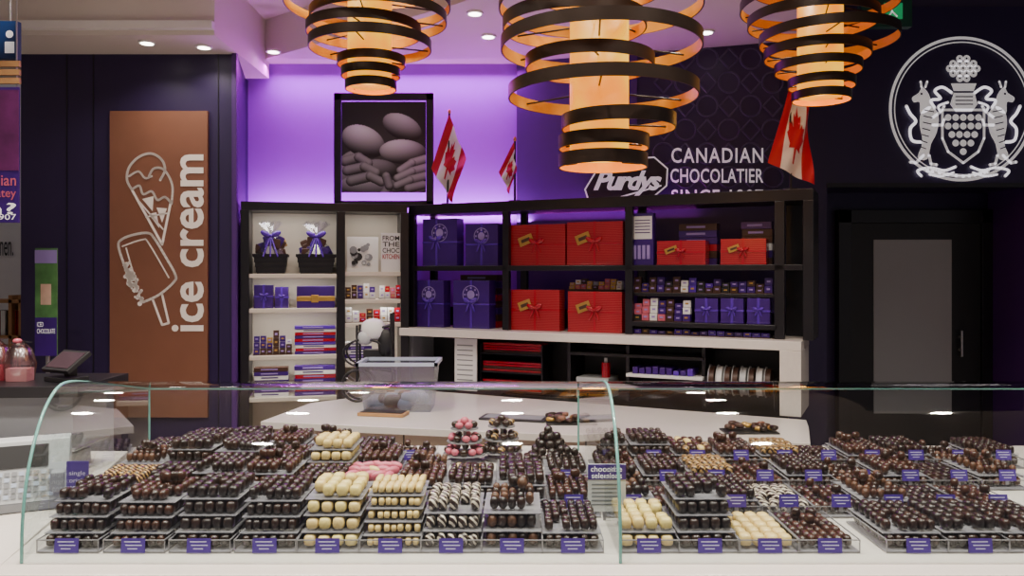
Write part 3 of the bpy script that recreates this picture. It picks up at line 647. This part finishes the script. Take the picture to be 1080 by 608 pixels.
row(YB,110,55,'drizzle:3 bitter:3 dark:4 milk:4 dark:3 pink:3 milk:3 dark:3 bitter:3 milk:2')
row(YB,666,55,'cluster:2 milk:1 dark:2 stripe:1 milk:1 nut:2 dark:1 milk:1')
row(YC,140,51,'nut:3 bitter:4 dark:4 milk:3 cream:4 milk:3 nut:2 mixed:1 bitter:2 ball:2')
row(YC,653,51,'milk:2 dark:2 drizzle:2 milk:1 dark:2 nut:1 milk:2 bitter:1 nut:2')
row(YD,158,46,'dark:2 dark:3 bitter:3 milk:3 nut:3 dark:2 nut:1')
row(YD,643,46,'dark:3 dark:3 mixed:2 milk:2 drizzle:2 dark:1 milk:2 bitter:2 nut:1 dark:2')
for px,Y,m1,m2 in ((490,3.2,PKCH,PKCH),(529,3.25,DKCH,DRZ)):
    b=MB(); b.M=Matrix.Translation((X(px,Y),Y,DZ+.001))
    b.tube((0,0,0),(0,0,.16),.006,STL)
    for z,r in ((.03,.085),(.08,.07),(.13,.055)):
        b.tube((0,0,z),(0,0,z+.004),r,AEDG,28); n=int(2*math.pi*(r-.018)/.034)
        for i in range(n): a=6.283*i/n; b.ell(((r-.018)*math.cos(a),(r-.018)*math.sin(a),z+.018),(.016,.016,.014),m1 if i%3 else (DKCH if m1==PKCH else m2))
    b.tube((0,0,0),(0,0,.005),.07,AEDG,28); b.ell((0,0,.16),(.018,.018,.018),m1)
    b.obj('tiered_bonbon_stand')
b=MB(); Y=3.2; b.M=Matrix.Translation((X(580,Y),Y,DZ+.001)); b.tube((0,0,0),(0,0,.006),.09,AEDG,28)
for l in range(5):
    r=.075-.016*l; n=max(1,int(6.28*r/.036))
    for i in range(n): a=6.283*i/n+l; b.ell((r*math.cos(a),r*math.sin(a),.024+l*.026),(.018,.018,.017),DKCH2)
b.obj('truffle_mound')
b=MB(); Y=2.44; b.box(X(620,Y),X(660,Y),Y,Y+.004,Z(540,Y),Z(490,Y),PAP); b.box(X(620,Y),X(660,Y),Y-.003,Y,Z(506,Y),Z(490,Y),LABEL)
b.text('chocolate',623,492,656,498,front(Y-.005),SIGNW,.01); b.text('selections',624,499,656,505,front(Y-.005),SIGNW,.01)
for k in range(6): b.box(X(624,Y),X(654-4*(k%3),Y),Y-.002,Y,Z(512+k*4.2,Y),Z(510.6+k*4.2,Y),GRY)
b.box(X(636,Y),X(644,Y),Y,Y+.01,DZ,Z(540,Y),AEDG); b.obj('chocolate_selections_sign')
b=MB(); Y=3.37; b.box(X(1014,Y),X(1034,Y),Y,Y+.05,DZ+.001,Z(466,Y),mat('kraft_card',(.45,.28,.12),.7,var=.1)); b.box(X(1017,Y),X(1031,Y),Y-.002,Y,Z(480,Y),Z(470,Y),GOLD); b.obj('kraft_gift_card_box',.002)
b=MB(); Y=2.44; b.box(X(70,Y),X(93,Y),Y,Y+.004,Z(528,Y)-.02,Z(487,Y),LABEL); b.box(X(78,Y),X(87,Y),Y-.001,Y+.015,DZ,Z(528,Y),LABEL)
for k,t in enumerate(('single','origin','cocoa')): b.text(t,73,497+k*8,90,503+k*8,front(Y-.003),LTXT)
b.obj('purple_info_card')
# ---------------------------------------------------------------- left side
b=MB(); b.prism([(-2.9,1.9),(-1.31,1.9),(-1.31,2.05),(-1.62,3.4),(-2.9,3.4)],DZ-.05,DZ-.002,QTZ); b.prism([(-2.85,1.95),(-1.36,1.95),(-1.36,2.1),(-1.66,3.35),(-2.85,3.35)],0,DZ-.05,WHT); b.obj('side_counter',.003)
b=MB(); b.M=Matrix.Translation((-1.56,2.62,DZ))@Matrix.Rotation(.45,4,'Z')
b.box(-.12,.12,-.1,.12,0,.03,GRY)
b.add([(-.11,-.1,.03),(.11,-.1,.03),(.11,.1,.03),(-.11,.1,.03),(-.11,-.02,.21),(.11,-.02,.21),(.11,.06,.21),(-.11,.06,.21)],[(0,1,5,4),(1,2,6,5),(2,3,7,6),(3,0,4,7),(4,5,6,7)],LGR)
def sl(x,t,o): return (x,-.1+.08*t-o*.9,.03+.18*t+o*.4)
b.add([sl(-.09,.55,.003),sl(.05,.55,.003),sl(.05,.92,.003),sl(-.09,.92,.003)],[(0,1,2,3)],BLKM)
for i in range(8):
    for j in range(5): x=-.09+i*.02;t=.07+j*.09; b.add([sl(x,t,.003),sl(x+.015,t,.003),sl(x+.015,t+.065,.003),sl(x,t+.065,.003)],[(0,1,2,3)],[GRY,RIMM,GRY][(i+j)%3])
b.box(.06,.1,-.125,-.07,.06,.12,GRY)
b.obj('price_scale',.004)
b=MB(); b.M=Matrix.Translation((-1.75,3.1,DZ)); b.box(-.14,.08,-.1,.1,0,.06,LGR); b.box(-.03,.03,-.03,.03,.06,.09,GRY); b.box(-.16,.14,-.13,.13,.09,.102,STL); b.obj('weighing_platform',.004)
b=MB(); b.prism([(-3.6,3.5),(-1.95,3.62),(-1.95,4.1),(-3.6,4.1)],1.04,1.09,BLK); b.prism([(-3.55,3.55),(-2.0,3.67),(-2.0,4.05),(-3.55,4.05)],0,1.04,GRY); b.obj('cash_counter',.003)
b=MB(); b.M=Matrix.Translation((-2.1,3.8,1.091))@Matrix.Rotation(-.5,4,'Z'); b.box(-.08,.08,-.06,.06,0,.02,BLKM); b.box(-.02,.02,.0,.04,.02,.08,BLKM)
b.M=b.M@Matrix.Translation((0,0,.09))@Matrix.Rotation(-.95,4,'X'); b.box(-.1,.1,-.01,.01,-.07,.07,BLKM); b.box(-.085,.085,-.013,-.01,-.055,.055,mat('terminal_screen',(.05,.03,.04),.15)); b.obj('payment_terminal',.004)
b=MB(); PKC=glassmat('pink_cellophane',(.8,.5,.52),.25,.4,.2)
for i in range(5):
    x=-2.82+i*.125; b.M=Matrix.Translation((x,3.8+.03*(i%2),1.091))
    b.box(-.05,.05,-.03,.03,0,.1-.01*i,[PAP,PKCH][i%2]); b.lathe((0,0,0),[(.06,.0),(.07,.08),(.05,.15),(.012,.19),(.05,.24-.015*i)],PKC,12); b.ell((0,-.02,.19),(.02,.02,.012),PKCH)
b.obj('cellophane_treat_bags')
b=MB(); Y=5.05; x0,x1=X(37,Y),X(60,Y); b.box(x0,x1,Y,Y+.01,1.08,Z(262,Y),mat('banner_green',(.07,.2,.06),.5,var=.6,scale=14)); b.box(x0,x1,Y-.003,Y,1.08,1.32,PUR); b.box(x0,x1,Y-.003,Y,1.66,Z(264,Y),PURL)
b.tube(((x0+x1)/2,Y+.02,0.01),((x0+x1)/2,Y+.02,1.7),.012,STL); b.box(x0-.02,x1+.02,Y-.1,Y+.12,0,.02,BLKM)
b.text('ICED\nCHOCOLATE',39,340,58,352,front(Y-.006),SIGNW); b.box(X(43,Y),X(54,Y),Y-.002,Y,1.4,1.53,mat('drink_print',(.6,.4,.3),.5,var=.4)); b.obj('banner_stand')
b=MB(); Y=4.5; x0,x1=X(-40,Y),X(20,Y); b.box(x0,x1,Y,Y+.01,Z(235,Y),Z(92,Y),PUR); mp=front(Y-.005)
b.box(x0,x1,Y-.003,Y,Z(180,Y),Z(95,Y),mat('berry_print',(.09,.008,.08),.5,var=.9,scale=9))
for k,t in enumerate(('Canadian','chocolatey','eh?')): b.text(t,-38,184+k*15,17,196+k*15,mp,PKCH if k<2 else SIGNW,.01)
b.text('since 1907',-36,226,17,232,mp,SIGNW)
for k in range(3): b.box(x0,x1,Y,Y+.02,Z(88-k*9,Y),Z(82-k*9,Y),WOOD)
for xx in (x0+.02,x1-.02): b.tube((xx,Y+.012,Z(235,Y)),(xx,Y+.012,3.549),.004,STL)
b.obj('hanging_banner')
b=MB(); Y=4.6; x0,x1=X(-30,Y),X(18,Y); b.box(x0,x1,Y,Y+.04,Z(62,Y),Z(22,Y),mat('sign_blue',(.005,.03,.13),.4)); mp=front(Y-.004); b.disc(10,36,4,mp,SIGNW); b.poly([(5,44),(15,44),(15,56),(5,56)],mp,SIGNW); b.tube((x1-.05,Y+.02,Z(22,Y)),(x1-.05,Y+.02,3.549),.008,STL); b.obj('blue_wayfinding_sign')
b=MB(); Y=4.4; b.tube((X(-20,Y),Y,3.4),(X(45,Y),Y,3.36),.01,STL); b.tube((X(10,Y),Y,3.39),(X(10,Y),Y,3.55),.008,STL)
for px in (22,40): 
    x=X(px,Y); b.tube((x,Y,3.37),(x,Y,3.3),.006,STL); b.tube((x,Y,3.3),(x-.05,Y-.03,3.2),.03,STL,16,.045)
b.obj('track_light')
b=MB(); Y=5.2; EX=mat('exit_green',(.02,.35,.12),.4,e=.5); b.box(X(908,Y),X(962,Y),Y,Y+.06,3.19,Z(-4,Y),mat('exit_dark',(.01,.06,.04),.4)); b.box(X(935,Y),X(940,Y),Y,Y+.05,Z(-4,Y),3.5,BLKM)
mp=front(Y-.006); b.poly([(932,3),(952,3),(952,20),(932,20)],mp,EX); b.stroke([(939,6),(941,12),(937,18)],1.6,front(Y-.01),SIGNW); b.stroke([(941,12),(946,17)],1.6,front(Y-.01),SIGNW); b.obj('exit_sign')
# ---------------------------------------------------------------- lights
def down(x,y,z,e,size=.12,col=(1,.9,.78)):
    b=MB(); b.tube((x,y,z-.012),(x,y,z-.001),.055,WHT,20); b.tube((x,y,z-.014),(x,y,z-.012),.04,DOWN,20); b.obj('recessed_downlight')
    if e:
        l=bpy.data.lights.new('downlight','AREA'); l.shape='DISK'; l.size=size; l.energy=e; l.color=col; l.spread=math.radians(125)
        o=bpy.data.objects.new('downlight_lamp',l); o.location=(x,y,z-.03); SC.collection.objects.link(o)
for x,y in ((X(155,5.3),5.3),(X(215,5.4),5.4)): down(x,y,3.12,3)
for x,y in ((X(285,5.9),5.98),(X(515,5.6),5.6),(X(745,5.5),5.5),(X(500,5.0),5.1)): down(x,y,3.25,0)
for x in (-2.4,-1.2,0,1.2,2.4):
    down(x,2.35,3.55,34); down(x,3.3,3.55,15)
for x in (-3,-1.5,0,1.5): down(x,.8,3.55,24)
for x in (-2.6,-1,1.2): down(x,4.25,3.55,15)
def area(name,loc,rot,sx,sy,e,col):
    l=bpy.data.lights.new(name,'AREA'); l.shape='RECTANGLE'; l.size=sx; l.size_y=sy; l.energy=e; l.color=col
    o=bpy.data.objects.new(name,l); o.location=loc; o.rotation_euler=rot; SC.collection.objects.link(o)
VI=(.8,.02,1)
area('cove_led_strip',(-.95,6.22,3.2),(math.radians(-12),0,0),2.0,.04,24,VI); area('cove_led_strip_lower',(-.95,6.26,2.0),(math.radians(172),0,0),2.2,.05,30,(.8,.2,1))
area('wall_led_strip',(.75,5.98,2.0),(math.radians(180),0,-.29),1.2,.05,4,VI)
for z in [TZ-.07]+[q-.035 for q in LZ[:3]]:
    q=L.M@Vector((L.s(308),.05,0)); area('shelf_led',(q.x,q.y,z),(.15,0,.16),.6,.03,1.6,(1,.93,.85))
for z in [TZ-.07]+[q-.035 for q in LZ2[:3]]:
    q=L.M@Vector((L.s(394),.05,0)); area('shelf_led',(q.x,q.y,z),(.15,0,.16),.38,.03,.9,(1,.93,.85))
W=bpy.data.worlds.new('World'); SC.world=W; W.use_nodes=True; W.node_tree.nodes['Background'].inputs[0].default_value=(.8,.74,.8,1); W.node_tree.nodes['Background'].inputs[1].default_value=.26
cam=bpy.data.cameras.new('cam'); cam.lens=F/1080*36; cam.sensor_width=36; cam.shift_y=-16/1080
co=bpy.data.objects.new('camera',cam); co.location=(0,0,CZ); co.rotation_euler=(math.pi/2,0,0); SC.collection.objects.link(co); SC.camera=co
